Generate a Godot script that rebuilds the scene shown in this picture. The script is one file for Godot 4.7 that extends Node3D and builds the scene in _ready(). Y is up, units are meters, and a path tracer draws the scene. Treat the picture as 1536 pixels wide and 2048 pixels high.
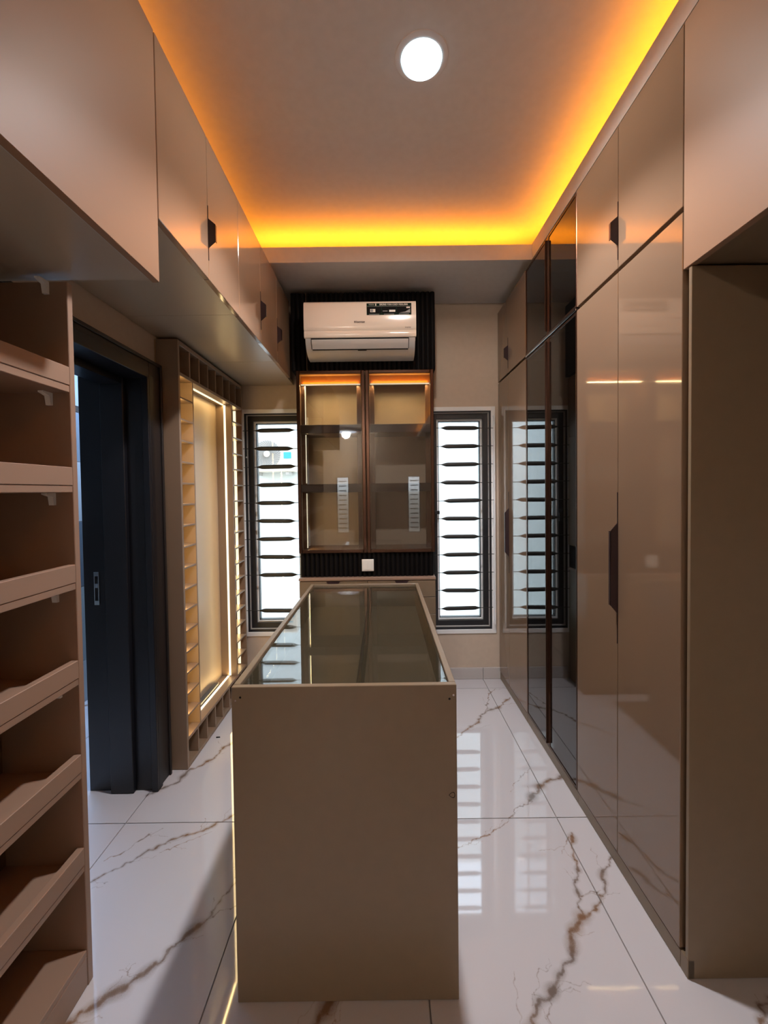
extends Node3D
# A walk-in wardrobe with a glass topped island, seen from the entrance towards the window wall. Camera at the origin, looking along -z; floor y = 0.

const XR := 0.845      # front of the right-hand wardrobes
const XL := -0.62      # front of the left-hand wall cabinets
const ZB := -3.16      # face of the window wall
const CEIL := 2.97
const SOFF := 2.755
var M := {}
var used := {}
var boxes := {}


# ---------------------------------------------------------------- helpers
func numbered(called: String) -> String:
	var n: int = used.get(called, 0)
	used[called] = n + 1
	return called if n == 0 else "%s_%03d" % [called, n]

func mat(called: String, c: Color, rough: float, spec := 0.5) -> StandardMaterial3D:
	var m := StandardMaterial3D.new()
	m.resource_name = called
	m.albedo_color = c
	m.roughness = rough
	m.metallic_specular = spec
	M[called] = m
	return m

func c8(r: float, g: float, b: float, a := 1.0) -> Color:
	return Color(r / 255.0, g / 255.0, b / 255.0, a)

func glow(called: String, c: Color, e: float) -> StandardMaterial3D:
	var m := mat(called, Color(0.9, 0.9, 0.9), 0.5)
	m.emission_enabled = true
	m.emission = c
	m.emission_energy_multiplier = e
	return m

func glass(called: String, c: Color, spec := 0.5) -> StandardMaterial3D:
	var m := mat(called, c, 0.02, spec)
	m.transparency = BaseMaterial3D.TRANSPARENCY_ALPHA
	return m

func tri(st: SurfaceTool, a: Vector3, b: Vector3, c: Vector3, out: Vector3) -> void:
	if (b - a).cross(c - a).dot(out) > 0.0:
		var t := b
		b = c
		c = t
	for p in [a, b, c]:
		st.set_normal(out.normalized())
		st.set_uv(Vector2(p.x + p.z, p.y + p.z))
		st.add_vertex(p)

func quad(st: SurfaceTool, a: Vector3, b: Vector3, c: Vector3, d: Vector3, out: Vector3) -> void:
	tri(st, a, b, c, out)
	tri(st, a, c, d, out)

# a box with chamfered edges, centred on the origin
func box_mesh(size: Vector3, bev := 0.0015) -> ArrayMesh:
	var key := "%.4f %.4f %.4f %.4f" % [size.x, size.y, size.z, bev]
	if boxes.has(key):
		return boxes[key]
	var st := SurfaceTool.new()
	st.begin(Mesh.PRIMITIVE_TRIANGLES)
	add_box(st, -size / 2.0, size / 2.0, bev)
	var m := st.commit()
	boxes[key] = m
	return m

func add_box(st: SurfaceTool, lo: Vector3, hi: Vector3, bev := 0.0015) -> void:
	var c := (lo + hi) / 2.0
	var h := (hi - lo) / 2.0
	var b: float = minf(bev, 0.4 * minf(h.x, minf(h.y, h.z)))
	for ax in 3:
		var u := (ax + 1) % 3
		var v := (ax + 2) % 3
		for s in [-1.0, 1.0]:
			var q := []
			for k in [[-1, -1], [1, -1], [1, 1], [-1, 1]]:
				var p := Vector3.ZERO
				p[ax] = s * h[ax]
				p[u] = k[0] * (h[u] - b)
				p[v] = k[1] * (h[v] - b)
				q.append(c + p)
			var n := Vector3.ZERO
			n[ax] = s
			quad(st, q[0], q[1], q[2], q[3], n)
	if b <= 0.0:
		return
	for ax in 3:   # edges along each axis
		var u := (ax + 1) % 3
		var v := (ax + 2) % 3
		for su in [-1.0, 1.0]:
			for sv in [-1.0, 1.0]:
				var q := []
				for e in [[-1.0, 0], [1.0, 0], [1.0, 1], [-1.0, 1]]:
					var p := Vector3.ZERO
					p[ax] = e[0] * (h[ax] - b)
					p[u] = su * (h[u] - (b if e[1] == 0 else 0.0))
					p[v] = sv * (h[v] - (0.0 if e[1] == 0 else b))
					q.append(c + p)
				var n := Vector3.ZERO
				n[u] = su
				n[v] = sv
				quad(st, q[0], q[1], q[2], q[3], n)
	for sx in [-1.0, 1.0]:
		for sy in [-1.0, 1.0]:
			for sz in [-1.0, 1.0]:
				var s := Vector3(sx, sy, sz)
				tri(st, c + s * Vector3(h.x, h.y - b, h.z - b), c + s * Vector3(h.x - b, h.y, h.z - b), c + s * Vector3(h.x - b, h.y - b, h.z), s)

# a polygon pushed along an axis: 0 = poly holds (z, y), 1 = (x, z), 2 = (x, y)
func prism(poly: PackedVector2Array, w0: float, w1: float, axis: int, smooth := false) -> ArrayMesh:
	var st := SurfaceTool.new()
	st.begin(Mesh.PRIMITIVE_TRIANGLES)
	add_prism(st, poly, w0, w1, axis, smooth)
	return st.commit()

func lift(p: Vector2, w: float, axis: int) -> Vector3:
	return Vector3(w, p.y, p.x) if axis == 0 else (Vector3(p.x, w, p.y) if axis == 1 else Vector3(p.x, p.y, w))

func add_prism(st: SurfaceTool, poly: PackedVector2Array, w0: float, w1: float, axis: int, smooth := false) -> void:
	var n := poly.size()
	if Geometry2D.is_polygon_clockwise(poly):
		poly.reverse()
	var turn := 0.0
	for i in n:
		turn += poly[i].cross(poly[(i + 1) % n])
	var sgn := 1.0 if turn > 0.0 else -1.0
	var idx := Geometry2D.triangulate_polygon(poly)
	var up := lift(Vector2.ZERO, 1.0, axis)
	for i in range(0, idx.size(), 3):
		for w in [w0, w1]:
			tri(st, lift(poly[idx[i]], w, axis), lift(poly[idx[i + 1]], w, axis), lift(poly[idx[i + 2]], w, axis), up * (1.0 if w == maxf(w0, w1) else -1.0))
	var en: Array[Vector2] = []
	for i in n:
		var e := (poly[(i + 1) % n] - poly[i]).normalized()
		en.append(Vector2(e.y, -e.x) * sgn)
	for i in n:
		var a := poly[i]
		var b := poly[(i + 1) % n]
		var na := en[i]
		var nb := en[i]
		if smooth:
			var prev := en[(i + n - 1) % n]
			var next := en[(i + 1) % n]
			if prev.dot(en[i]) > 0.75: na = (prev + en[i]).normalized()
			if next.dot(en[i]) > 0.75: nb = (next + en[i]).normalized()
		var q := [[a, w0, na], [b, w0, nb], [b, w1, nb], [a, w0, na], [b, w1, nb], [a, w1, na]]
		var o := lift(en[i], 0.0, axis)
		var p0 := lift(a, w0, axis)
		var p1 := lift(b, w0, axis)
		var p2 := lift(b, w1, axis)
		var order := [0, 1, 2, 3, 4, 5] if (p1 - p0).cross(p2 - p0).dot(o) <= 0.0 else [0, 2, 1, 3, 5, 4]
		for k in order:
			st.set_normal(lift(q[k][2], 0.0, axis).normalized())
			st.set_uv(q[k][0])
			st.add_vertex(lift(q[k][0], q[k][1], axis))

# a turned shape about the y axis from (radius, height) pairs
func lathe(prof: Array, segs := 24) -> ArrayMesh:
	var st := SurfaceTool.new()
	st.begin(Mesh.PRIMITIVE_TRIANGLES)
	for i in prof.size() - 1:
		var a: Vector2 = prof[i]
		var b: Vector2 = prof[i + 1]
		var d := b - a
		var n2 := Vector2(d.y, -d.x).normalized()
		for k in segs:
			var q := []
			for e in [[a, k], [b, k], [b, k + 1], [a, k + 1]]:
				var t: float = TAU * e[1] / segs
				q.append([Vector3(e[0].x * cos(t), e[0].y, e[0].x * sin(t)), Vector3(n2.x * cos(t), n2.y, n2.x * sin(t))])
			for f in [[0, 1, 2], [0, 2, 3]]:
				var o: Vector3 = q[f[0]][1]
				var flip: bool = (q[f[1]][0] - q[f[0]][0]).cross(q[f[2]][0] - q[f[0]][0]).dot(o) > 0.0
				for j in ([f[0], f[2], f[1]] if flip else f):
					st.set_normal(q[j][1])
					st.set_uv(Vector2(q[j][0].x, q[j][0].y))
					st.add_vertex(q[j][0])
	return st.commit()

func origin(n: Node) -> Vector3:
	var o := Vector3.ZERO
	while n != self and n is Node3D:
		o += n.position
		n = n.get_parent()
	return o

func put(parent: Node, called: String, m: Mesh, material: Material, at: Vector3) -> MeshInstance3D:
	var o := MeshInstance3D.new()
	o.name = numbered(called) if parent == self else called
	o.mesh = m
	o.material_override = material
	o.position = at - origin(parent)
	parent.add_child(o, true)
	return o

# a box given by two corners in world coordinates
func slab(parent: Node, called: String, a: Vector3, b: Vector3, material: Material, bev := 0.0015) -> MeshInstance3D:
	return put(parent, called, box_mesh((b - a).abs(), bev), material, (a + b) / 2.0)

# several boxes that are one piece
func slabs(parent: Node, called: String, list: Array, material: Material, bev := 0.0) -> MeshInstance3D:
	var st := SurfaceTool.new()
	st.begin(Mesh.PRIMITIVE_TRIANGLES)
	var c: Vector3 = (list[0][0] + list[0][1]) / 2.0
	for e in list:
		var a: Vector3 = e[0] - c
		var b: Vector3 = e[1] - c
		add_box(st, a.min(b), a.max(b), bev)
	return put(parent, called, st.commit(), material, c)

func tag(o: Node, label: String, category: String, group := "") -> Node:
	o.set_meta("label", label)
	o.set_meta("category", category)
	if group:
		o.set_meta("group", group)
	return o

func thing(called: String, label: String, category: String, at: Vector3, group := "") -> Node3D:
	var o := Node3D.new()
	o.name = numbered(called)
	o.position = at
	add_child(o)
	tag(o, label, category, group)
	return o

func room(o: Node) -> Node:
	o.set_meta("kind", "structure")
	return o

func room_node(called: String, at: Vector3) -> Node3D:
	var o := Node3D.new()
	o.name = called
	o.position = at
	add_child(o)
	room(o)
	return o

func area_light(called: String, at: Vector3, rot: Vector3, size: Vector2, c: Color, e: float) -> void:
	var l := AreaLight3D.new()
	l.name = called
	l.position = at
	l.rotation_degrees = rot
	l.area_size = size
	l.light_color = c
	l.light_energy = e
	l.area_range = 12.0
	l.area_attenuation = 2.0
	l.shadow_enabled = true
	add_child(l, true)

func lettering(parent: Node, called: String, words: String, height: float, at: Vector3, material: Material, bold := false) -> void:
	var t := TextMesh.new()
	var f := SystemFont.new()
	f.font_names = PackedStringArray(["Droid Sans"])
	if bold: f.font_weight = 700
	t.font = f
	t.text = words
	t.font_size = 32
	t.pixel_size = height / 24.0
	t.depth = 0.0006
	t.curve_step = 2.0
	put(parent, called, t, material, at)


# ---------------------------------------------------------------- the scene
func _ready() -> void:
	camera_and_light()
	materials()
	shell()
	windows()
	doorway()
	outside()
	left_cabinets()
	right_wardrobes()
	shoe_rack()
	niche_tower()
	centre_unit()
	island()
	air_conditioner()
	lamps()
	small_things()


func camera_and_light() -> void:
	var cam := Camera3D.new()
	cam.name = "camera"
	cam.projection = Camera3D.PROJECTION_FRUSTUM
	cam.near = 0.05
	cam.far = 60.0
	cam.size = 2.0 * 0.05 * 1024.0 / 860.0
	cam.frustum_offset = Vector2(0, -0.05 * 19.7 / 860.0)
	cam.basis = Basis(Vector3.UP, deg_to_rad(-0.06)) * Basis(Vector3.RIGHT, deg_to_rad(-1.47)) * Basis(Vector3.BACK, deg_to_rad(-0.73))
	cam.position = Vector3(0, 1.40, 0)
	add_child(cam)
	cam.current = true
	var e := Environment.new()
	var sky := ProceduralSkyMaterial.new()
	sky.sky_top_color = c8(205, 226, 245)
	sky.sky_horizon_color = c8(238, 246, 250)
	sky.ground_horizon_color = c8(190, 190, 185)
	sky.ground_bottom_color = c8(120, 118, 112)
	sky.sky_energy_multiplier = 1.0
	e.sky = Sky.new()
	e.sky.sky_material = sky
	e.background_mode = Environment.BG_SKY
	e.background_energy_multiplier = 6.5
	e.tonemap_mode = Environment.TONE_MAPPER_LINEAR
	e.tonemap_exposure = 1.0
	e.sdfgi_enabled = true
	e.ssao_enabled = true
	e.ssil_enabled = true
	var w := WorldEnvironment.new()
	w.name = "world"
	w.environment = e
	add_child(w)
	# the recessed downlight: its lit cone, and the weaker light of its lens to the sides
	var s := SpotLight3D.new()
	s.name = "downlight_beam"
	s.position = Vector3(0.158, 2.936, -1.6)
	s.rotation_degrees = Vector3(-90, 0, 0)
	s.spot_angle = 57.0
	s.spot_angle_attenuation = 0.36
	s.spot_range = 12.0
	s.spot_attenuation = 2.0
	s.light_color = Color(0.98, 0.97, 1.0)
	s.light_energy = 3.9
	s.light_size = 0.05
	s.shadow_enabled = true
	add_child(s)
	# what the lens throws out sideways, past the edge of the cone
	var o := SpotLight3D.new()
	o.name = "downlight_spill"
	o.position = Vector3(0.158, 2.935, -1.6)
	o.rotation_degrees = Vector3(-90, 0, 0)
	o.spot_angle = 84.0
	o.spot_angle_attenuation = 0.3
	o.spot_range = 12.0
	o.spot_attenuation = 2.0
	o.light_color = Color(1.0, 0.97, 0.94)
	o.light_energy = 1.0
	o.light_size = 0.06
	o.shadow_enabled = true
	add_child(o)
	# amber cove strips, lying on the ledges behind the ceiling lips and shining up
	var amber := c8(255, 142, 28)
	area_light("cove_light", Vector3(0.985, 2.836, 1.4), Vector3(90, 0, 0), Vector2(0.012, 8.2), amber, 2.8)
	area_light("cove_light", Vector3(-0.945, 2.836, -0.9), Vector3(90, 0, 0), Vector2(0.012, 3.3), amber, 0.7)
	area_light("cove_light", Vector3(0.03, 2.836, -2.70), Vector3(90, 0, 0), Vector2(1.75, 0.012), amber, 0.75)
	# out of view in the bathroom, standing in for cool light through the doorway
	area_light("unseen_bathroom_light", Vector3(-1.72, 2.44, -2.5), Vector3(-90, 0, 0), Vector2(0.4, 0.4), c8(170, 205, 255), 4.5)


func materials() -> void:
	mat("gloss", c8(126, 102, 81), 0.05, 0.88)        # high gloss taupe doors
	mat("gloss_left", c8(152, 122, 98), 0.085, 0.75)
	mat("gloss_hazy", c8(150, 118, 93), 0.42, 0.24)     # nearest doors, roughened so the downlight reflects softly
	mat("carcass", c8(126, 107, 84), 0.38)
	mat("carcass_edge", c8(150, 122, 102), 0.45)
	mat("tower", c8(142, 119, 97), 0.42)
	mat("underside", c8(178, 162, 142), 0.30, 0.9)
	mat("inner", c8(120, 92, 66), 0.55)
	mat("paint", c8(204, 186, 166), 0.85)
	mat("ceiling_paint", c8(214, 209, 204), 0.9)
	mat("white", c8(238, 238, 236), 0.45)
	mat("wood_light", c8(196, 158, 112), 0.45)
	mat("panel_beige", c8(196, 176, 150), 0.4)
	mat("black_frame", c8(30, 30, 34), 0.35)
	mat("door_black", c8(20, 20, 25), 0.4)
	mat("casing", c8(38, 32, 30), 0.45)
	mat("glow_tinted_valance", c8(150, 92, 36), 0.35)  # amber glow of the strip put into the base colour
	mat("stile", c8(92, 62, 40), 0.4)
	mat("fluted", c8(15, 12, 12), 0.65, 0.25)
	mat("dark_inner", c8(46, 34, 27), 0.4)
	mat("grout", c8(165, 155, 148), 0.9)
	mat("skirting", c8(190, 184, 180), 0.2)
	mat("plastic", c8(232, 228, 220), 0.35)
	mat("ac_white", c8(236, 222, 206), 0.13)
	mat("ac_grey", c8(190, 186, 182), 0.3)
	mat("dark_print", c8(28, 27, 27), 0.8, 0.15)
	mat("green_print", c8(26, 44, 36), 0.8, 0.15)
	mat("print_white", c8(225, 220, 210), 0.5)
	mat("print_grey", c8(140, 140, 138), 0.5)
	mat("outer_wall", c8(232, 240, 240), 0.9)
	mat("outer_ground", c8(180, 178, 172), 0.9)
	mat("handle_dark", c8(52, 36, 38), 0.25)
	mat("cable", c8(225, 215, 190), 0.5)
	mat("driver", c8(70, 74, 80), 0.4)
	var chrome := mat("chrome", c8(205, 208, 212), 0.18)
	chrome.metallic = 1.0
	var bronze := mat("bronze", c8(78, 54, 41), 0.25)
	bronze.metallic = 0.85
	var steel := mat("bar_metal", c8(52, 52, 50), 0.45)
	steel.metallic = 0.4
	glass("pane", Color(0.85, 0.95, 0.95, 0.04))
	glass("tinted", Color(0.035, 0.028, 0.022, 0.80), 0.75)
	glass("bronze_glass", Color(0.13, 0.085, 0.05, 0.30), 0.75)
	glass("island_glass", Color(0.22, 0.22, 0.16, 0.30), 0.95)
	glow("led_amber", c8(255, 165, 40), 3.0)
	glow("led_warm", c8(255, 243, 205), 1.25)
	glow("lens", c8(240, 248, 255), 1.9)
	glow("lens_rim", c8(190, 230, 250), 1.4)
	glow("unseen_bath_panel", c8(200, 222, 255), 2.0)
	glow("ring_lamp", c8(215, 230, 255), 5.0)
	var rn := FastNoiseLite.new()
	rn.seed = 5
	rn.frequency = 0.012
	rn.domain_warp_enabled = true
	rn.domain_warp_amplitude = 60.0
	var rt := NoiseTexture2D.new()
	rt.noise = rn
	rt.width = 512
	rt.height = 512
	rt.seamless = true
	var ramp := Gradient.new()
	ramp.set_color(0, Color(0.82, 0.82, 0.82))
	ramp.set_color(1, Color(1, 1, 1))
	rt.color_ramp = ramp
	for k in ["panel_beige"]:
		var u: StandardMaterial3D = M[k]
		u.roughness_texture = rt
		u.uv1_triplanar = true
		u.uv1_scale = Vector3(1.4, 1.4, 1.4)
	var wn := FastNoiseLite.new()
	wn.seed = 11
	wn.frequency = 0.03
	var wt := NoiseTexture2D.new()
	wt.noise = wn
	wt.width = 256
	wt.height = 256
	wt.seamless = true
	var wr := Gradient.new()
	wr.set_color(0, Color(0.975, 0.972, 0.97))
	wr.set_color(1, Color(1, 1, 1))
	wt.color_ramp = wr
	for k in ["paint", "ceiling_paint", "carcass"]:
		var u: StandardMaterial3D = M[k]
		u.albedo_texture = wt
		u.uv1_triplanar = true
		u.uv1_scale = Vector3(2.2, 2.2, 2.2)
	var f := mat("marble", Color(0.95, 0.95, 0.96), 0.035, 0.75)
	f.albedo_texture = marble()


# polished porcelain with brown veins: the picture covers 2.8 x 2.8 m of floor from (-1.4, -3.3) and repeats
func marble() -> ImageTexture:
	var N := 1536
	var im := Image.create(N, N, false, Image.FORMAT_RGB8)
	im.fill(c8(214, 211, 211))
	var noise := FastNoiseLite.new()
	noise.seed = 3
	noise.frequency = 0.9
	noise.fractal_octaves = 3
	var rng := RandomNumberGenerator.new()
	rng.seed = 77
	var veins := [
		[4.5, [0.33, -1.03, 0.396, -1.131, 0.45, -1.165, 0.503, -1.213, 0.548, -1.258, 0.566, -1.307, 0.614, -1.353, 0.661, -1.381]],
		[2.6, [0.661, -1.381, 0.711, -1.417, 0.757, -1.471, 0.784, -1.538, 0.837, -1.588, 0.9, -1.65]],
		[2.6, [0.644, -1.374, 0.633, -1.403, 0.653, -1.441, 0.664, -1.497, 0.702, -1.567, 0.716, -1.643, 0.748, -1.716]],
		[2.2, [0.20, -1.62, 0.275, -1.651, 0.375, -1.701, 0.476, -1.755, 0.527, -1.807, 0.576, -1.862, 0.641, -1.9]],
		[5.0, [0.641, -1.9, 0.709, -1.982, 0.765, -2.026, 0.836, -2.047, 0.9, -2.09]],
		[1.2, [0.571, -1.956, 0.603, -2.014, 0.716, -2.122]],
		[3.0, [0.40, -2.40, 0.44, -2.454, 0.555, -2.555, 0.581, -2.632, 0.644, -2.693, 0.718, -2.724, 0.834, -2.86]],
		[2.0, [0.581, -2.632, 0.624, -2.678, 0.673, -2.811, 0.708, -2.92, 0.773, -2.996]],
		[1.4, [0.41, -1.06, 0.437, -1.145, 0.48, -1.18]], [1.6, [0.66, -1.441, 0.738, -1.463]], [1.2, [0.726, -1.695, 0.667, -1.615]],
		[2.4, [0.95, -1.06, 0.964, -1.084, 0.993, -1.124, 1.037, -1.143]], [1.0, [0.385, -1.131, 0.432, -1.214, 0.476, -1.23]],
		[4.2, [-0.90, -1.06, -0.853, -1.105, -0.817, -1.141, -0.776, -1.175, -0.732, -1.211, -0.681, -1.258, -0.664, -1.304, -0.628, -1.348, -0.599, -1.379]],
		[2.2, [-0.599, -1.379, -0.523, -1.423, -0.4, -1.48]], [2.4, [-0.599, -1.379, -0.58, -1.441, -0.553, -1.508, -0.45, -1.6]],
		[2.4, [-1.15, -1.46, -1.076, -1.522, -1.028, -1.568, -0.961, -1.631, -0.879, -1.708, -0.794, -1.739, -0.74, -1.773, -0.673, -1.835, -0.55, -1.95]],
		[1.8, [-1.087, -1.611, -1.042, -1.64, -1.007, -1.702, -0.943, -1.768]],
		[3.4, [-1.119, -1.964, -1.068, -2.012, -1.017, -2.051, -1.008, -2.136, -0.953, -2.18, -0.91, -2.26, -0.9, -2.331, -0.871, -2.369, -0.75, -2.5]],
		[1.2, [-0.737, -1.219, -0.771, -1.228, -0.76, -1.25]], [1.2, [-0.893, -1.645, -0.834, -1.683, -0.73, -1.747]], [1.2, [-0.781, -1.756, -0.787, -1.819]],
		[4.0, [-0.21, -1.05, -0.19, -1.115, -0.15, -1.16, -0.05, -1.3, 0.1, -1.38]], [1.4, [-0.155, -1.06, -0.14, -1.15]],
		[2.6, [-0.3, -2.95, -0.1, -2.7, 0.1, -2.6, 0.3, -2.45]], [3.2, [-1.2, -0.6, -0.8, -0.75, -0.5, -0.7, -0.1, -0.9]], [3.0, [0.2, -0.55, 0.6, -0.8, 1.1, -0.85]]]
	for v in veins:
		var pts: Array = v[1]
		var width: float = v[0]
		for i in range(0, pts.size() - 2, 2):
			var a := Vector2(pts[i], pts[i + 1])
			var b := Vector2(pts[i + 2], pts[i + 3])
			if width > 2.3:   # a pale brown halo along the broad veins
				stroke(im, N, noise, rng, a, b, width * 2.6, 0.07)
			stroke(im, N, noise, rng, a, b, width, 0.55)
			if rng.randf() < 0.75:   # a hair-thin branch
				var d := (b - a).rotated(rng.randf_range(-0.9, 0.9)) * rng.randf_range(0.6, 1.5)
				var s := a.lerp(b, rng.randf())
				stroke(im, N, noise, rng, s, s + d, 0.9, 0.4)
	im.generate_mipmaps()
	return ImageTexture.create_from_image(im)

func stroke(im: Image, N: int, noise: FastNoiseLite, rng: RandomNumberGenerator, a: Vector2, b: Vector2, width: float, alpha: float) -> void:
	var px := N / 2.8
	var steps := int(a.distance_to(b) * px / 1.2) + 1
	for k in steps + 1:
		var t := float(k) / steps
		var p := a.lerp(b, t)
		var e := minf(t, 1.0 - t) * 4.0
		var wob := Vector2(noise.get_noise_2d(p.x * 22.0, p.y * 22.0), noise.get_noise_2d(p.x * 22.0 + 90.0, p.y * 22.0 + 40.0)) * 0.016 * minf(e, 1.0)
		var wide := width * 0.0015 * (0.55 + 1.1 * absf(noise.get_noise_2d(p.x * 14.0 + 7.0, p.y * 14.0)) * 2.0)
		var q := (p + wob + Vector2(1.4, 3.3)) * px
		var r := maxf(wide * px, 0.8)
		var tone := c8(140, 106, 80).lerp(c8(128, 114, 104), clampf(0.5 + noise.get_noise_2d(p.x * 3.0, p.y * 3.0 + 9.0) * 1.6, 0.0, 1.0))
		for y in range(int(q.y - r - 1), int(q.y + r + 2)):
			for x in range(int(q.x - r - 1), int(q.x + r + 2)):
				var d := Vector2(x, y).distance_to(q) / r
				if d < 1.15:
					var xx := posmod(x, N)
					var yy := posmod(y, N)
					var w := alpha * clampf(1.15 - d, 0.0, 1.0) * (0.55 + 0.45 * absf(noise.get_noise_2d(x * 0.3, y * 0.3)) * 2.0)
					im.set_pixel(xx, yy, im.get_pixel(xx, yy).lerp(tone, clampf(w, 0.0, 0.85)))


func shell() -> void:
	# floor: a bed with one polished tile per piece, joints 2 mm wide
	var f := slab(self, "floor", Vector3(-2.2, -0.12, -3.36), Vector3(1.7, -0.006, 5.9), M.grout, 0.0)
	room(f)
	var xs := [-2.2, -1.728, -1.116, -0.504, 0.108, 0.72, 1.332, 1.7]
	var zs := [-3.36, -3.0, -1.797, -0.594, 0.609, 1.812, 3.015, 4.218, 5.421, 5.9]
	for i in xs.size() - 1:
		for j in zs.size() - 1:
			var a := Vector3(xs[i] + 0.001, -0.006, zs[j] + 0.001)
			var b := Vector3(xs[i + 1] - 0.001, 0.0, zs[j + 1] - 0.001)
			put(f, "tile", tile_mesh(a, b), M.marble, (a + b) / 2.0)
	# window wall, with two openings
	var z0 := ZB - 0.2
	room(slabs(self, "wall_back", [
		[Vector3(-2.2, 0, z0), Vector3(-1.02, 3.05, ZB)], [Vector3(-1.02, 0, z0), Vector3(-0.555, 0.365, ZB)], [Vector3(-1.02, 1.99, z0), Vector3(-0.555, 3.05, ZB)],
		[Vector3(-0.555, 0, z0), Vector3(0.335, 3.05, ZB)], [Vector3(0.335, 0, z0), Vector3(0.80, 0.365, ZB)], [Vector3(0.335, 1.99, z0), Vector3(0.80, 3.05, ZB)],
		[Vector3(0.80, 0, z0), Vector3(1.7, 3.05, ZB)]], M.paint))
	room(slabs(self, "wall_left", [
		[Vector3(-1.36, 0, ZB), Vector3(-1.125, 3.05, -2.03)], [Vector3(-1.36, 1.985, -2.03), Vector3(-1.125, 3.05, -1.05)], [Vector3(-1.36, 0, -1.05), Vector3(-1.125, 3.05, 0.6)],
		[Vector3(-2.1, 0, 0.5), Vector3(-1.36, 3.05, 0.6)], [Vector3(-2.2, 0, 0.5), Vector3(-2.0, 3.05, 5.9)]], M.paint))
	room(slab(self, "wall_right", Vector3(1.46, 0, ZB), Vector3(1.66, 3.05, 5.8), M.paint, 0.0))
	var zr := 5.7
	room(slabs(self, "wall_rear", [
		[Vector3(-2.0, 0, zr), Vector3(-1.26, 3.05, zr + 0.2)], [Vector3(-1.26, 0, zr), Vector3(-0.92, 0.28, zr + 0.2)], [Vector3(-1.26, 1.80, zr), Vector3(-0.92, 3.05, zr + 0.2)],
		[Vector3(-0.92, 0, zr), Vector3(0.65, 3.05, zr + 0.2)], [Vector3(0.65, 0, zr), Vector3(0.99, 0.28, zr + 0.2)], [Vector3(0.65, 1.80, zr), Vector3(0.99, 3.05, zr + 0.2)],
		[Vector3(0.99, 0, zr), Vector3(1.5, 3.05, zr + 0.2)]], M.paint))
	# ceiling slab, the dropped soffit of the cove around it and the upright lips that hide the light strips
	room(slab(self, "ceiling", Vector3(-2.2, CEIL, z0), Vector3(1.7, CEIL + 0.12, 5.9), M.ceiling_paint, 0.0))
	room(slabs(self, "ceiling_soffit", [
		[Vector3(-1.125, SOFF, ZB), Vector3(1.46, SOFF + 0.02, -2.58)], [Vector3(0.90, SOFF, -2.58), Vector3(1.46, SOFF + 0.02, 5.7)], [Vector3(-1.125, SOFF, -2.57), Vector3(-0.85, SOFF + 0.02, 0.6)]], M.ceiling_paint))
	room(slabs(self, "trim_1", [
		[Vector3(-0.865, SOFF - 0.002, -2.592), Vector3(0.915, 2.842, -2.57)], [Vector3(0.893, SOFF - 0.002, -2.57), Vector3(0.915, 2.842, 5.7)], [Vector3(-0.865, SOFF - 0.002, -2.57), Vector3(-0.843, 2.842, 0.6)]], M.ceiling_paint))
	# tiled skirting along the window wall
	var sk := room_node("baseboard_back", Vector3(0, 0, ZB))
	for e in [[-1.12, -0.575], [0.345, 0.72], [0.722, 1.0]]:
		slab(sk, "skirting_tile", Vector3(e[0], 0.001, ZB), Vector3(e[1], 0.085, ZB + 0.014), M.skirting, 0.002)
	# bathroom beyond the doorway: cool tiled wall, its own ceiling
	room(slabs(self, "wall_bathroom", [[Vector3(-2.2, 0, ZB), Vector3(-2.05, 2.6, 0.5)], [Vector3(-2.05, 0, -0.72), Vector3(-1.36, 2.6, -0.6)]], M.paint))
	room(slab(self, "ceiling_bathroom", Vector3(-2.2, 2.5, ZB), Vector3(-1.36, 2.6, 0.5), M.ceiling_paint, 0.0))
	var tiles := room_node("wall_bathroom_tiling", Vector3(-2.05, 0, -2))
	var rows := [[0.0, 0.28, c8(150, 160, 165)], [0.283, 0.78, c8(118, 132, 138)], [0.783, 1.22, c8(62, 78, 92)], [1.223, 1.62, c8(140, 152, 160)], [1.623, 1.95, c8(92, 108, 122)], [1.953, 1.99, c8(20, 22, 26)], [1.993, 2.5, c8(126, 138, 146)]]
	for r in rows:
		var tm := mat("bath_tile_%d" % int(r[0] * 1000.0), r[2], 0.3)
		for k in 4:
			slab(tiles, "wall_tile", Vector3(-2.05, r[0] + 0.001, ZB + 0.61 * k + 0.001), Vector3(-2.038, r[1], ZB + 0.61 * (k + 1) - 0.001), tm, 0.001)
	for w in [-1.26, 0.65]:
		var rw := room_node("window_3" if w < 0.0 else "window_4", Vector3(w, 0.28, zr))
		slab(rw, "frame", Vector3(w, 0.28, zr + 0.08), Vector3(w + 0.025, 1.8, zr + 0.12), M.black_frame)
		slab(rw, "frame", Vector3(w + 0.315, 0.28, zr + 0.08), Vector3(w + 0.34, 1.8, zr + 0.12), M.black_frame)
		slab(rw, "frame", Vector3(w + 0.025, 1.775, zr + 0.08), Vector3(w + 0.315, 1.8, zr + 0.12), M.black_frame)
		slab(rw, "frame", Vector3(w + 0.025, 0.28, zr + 0.08), Vector3(w + 0.315, 0.305, zr + 0.12), M.black_frame)
		slab(rw, "pane", Vector3(w + 0.025, 0.305, zr + 0.097), Vector3(w + 0.315, 1.775, zr + 0.103), M.pane, 0.0)
		for k in 11:
			slab(rw, "bar", Vector3(w + 0.07, 0.41 + 0.125 * k, zr + 0.03), Vector3(w + 0.27, 0.435 + 0.125 * k, zr + 0.042), M.bar_metal)

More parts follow.
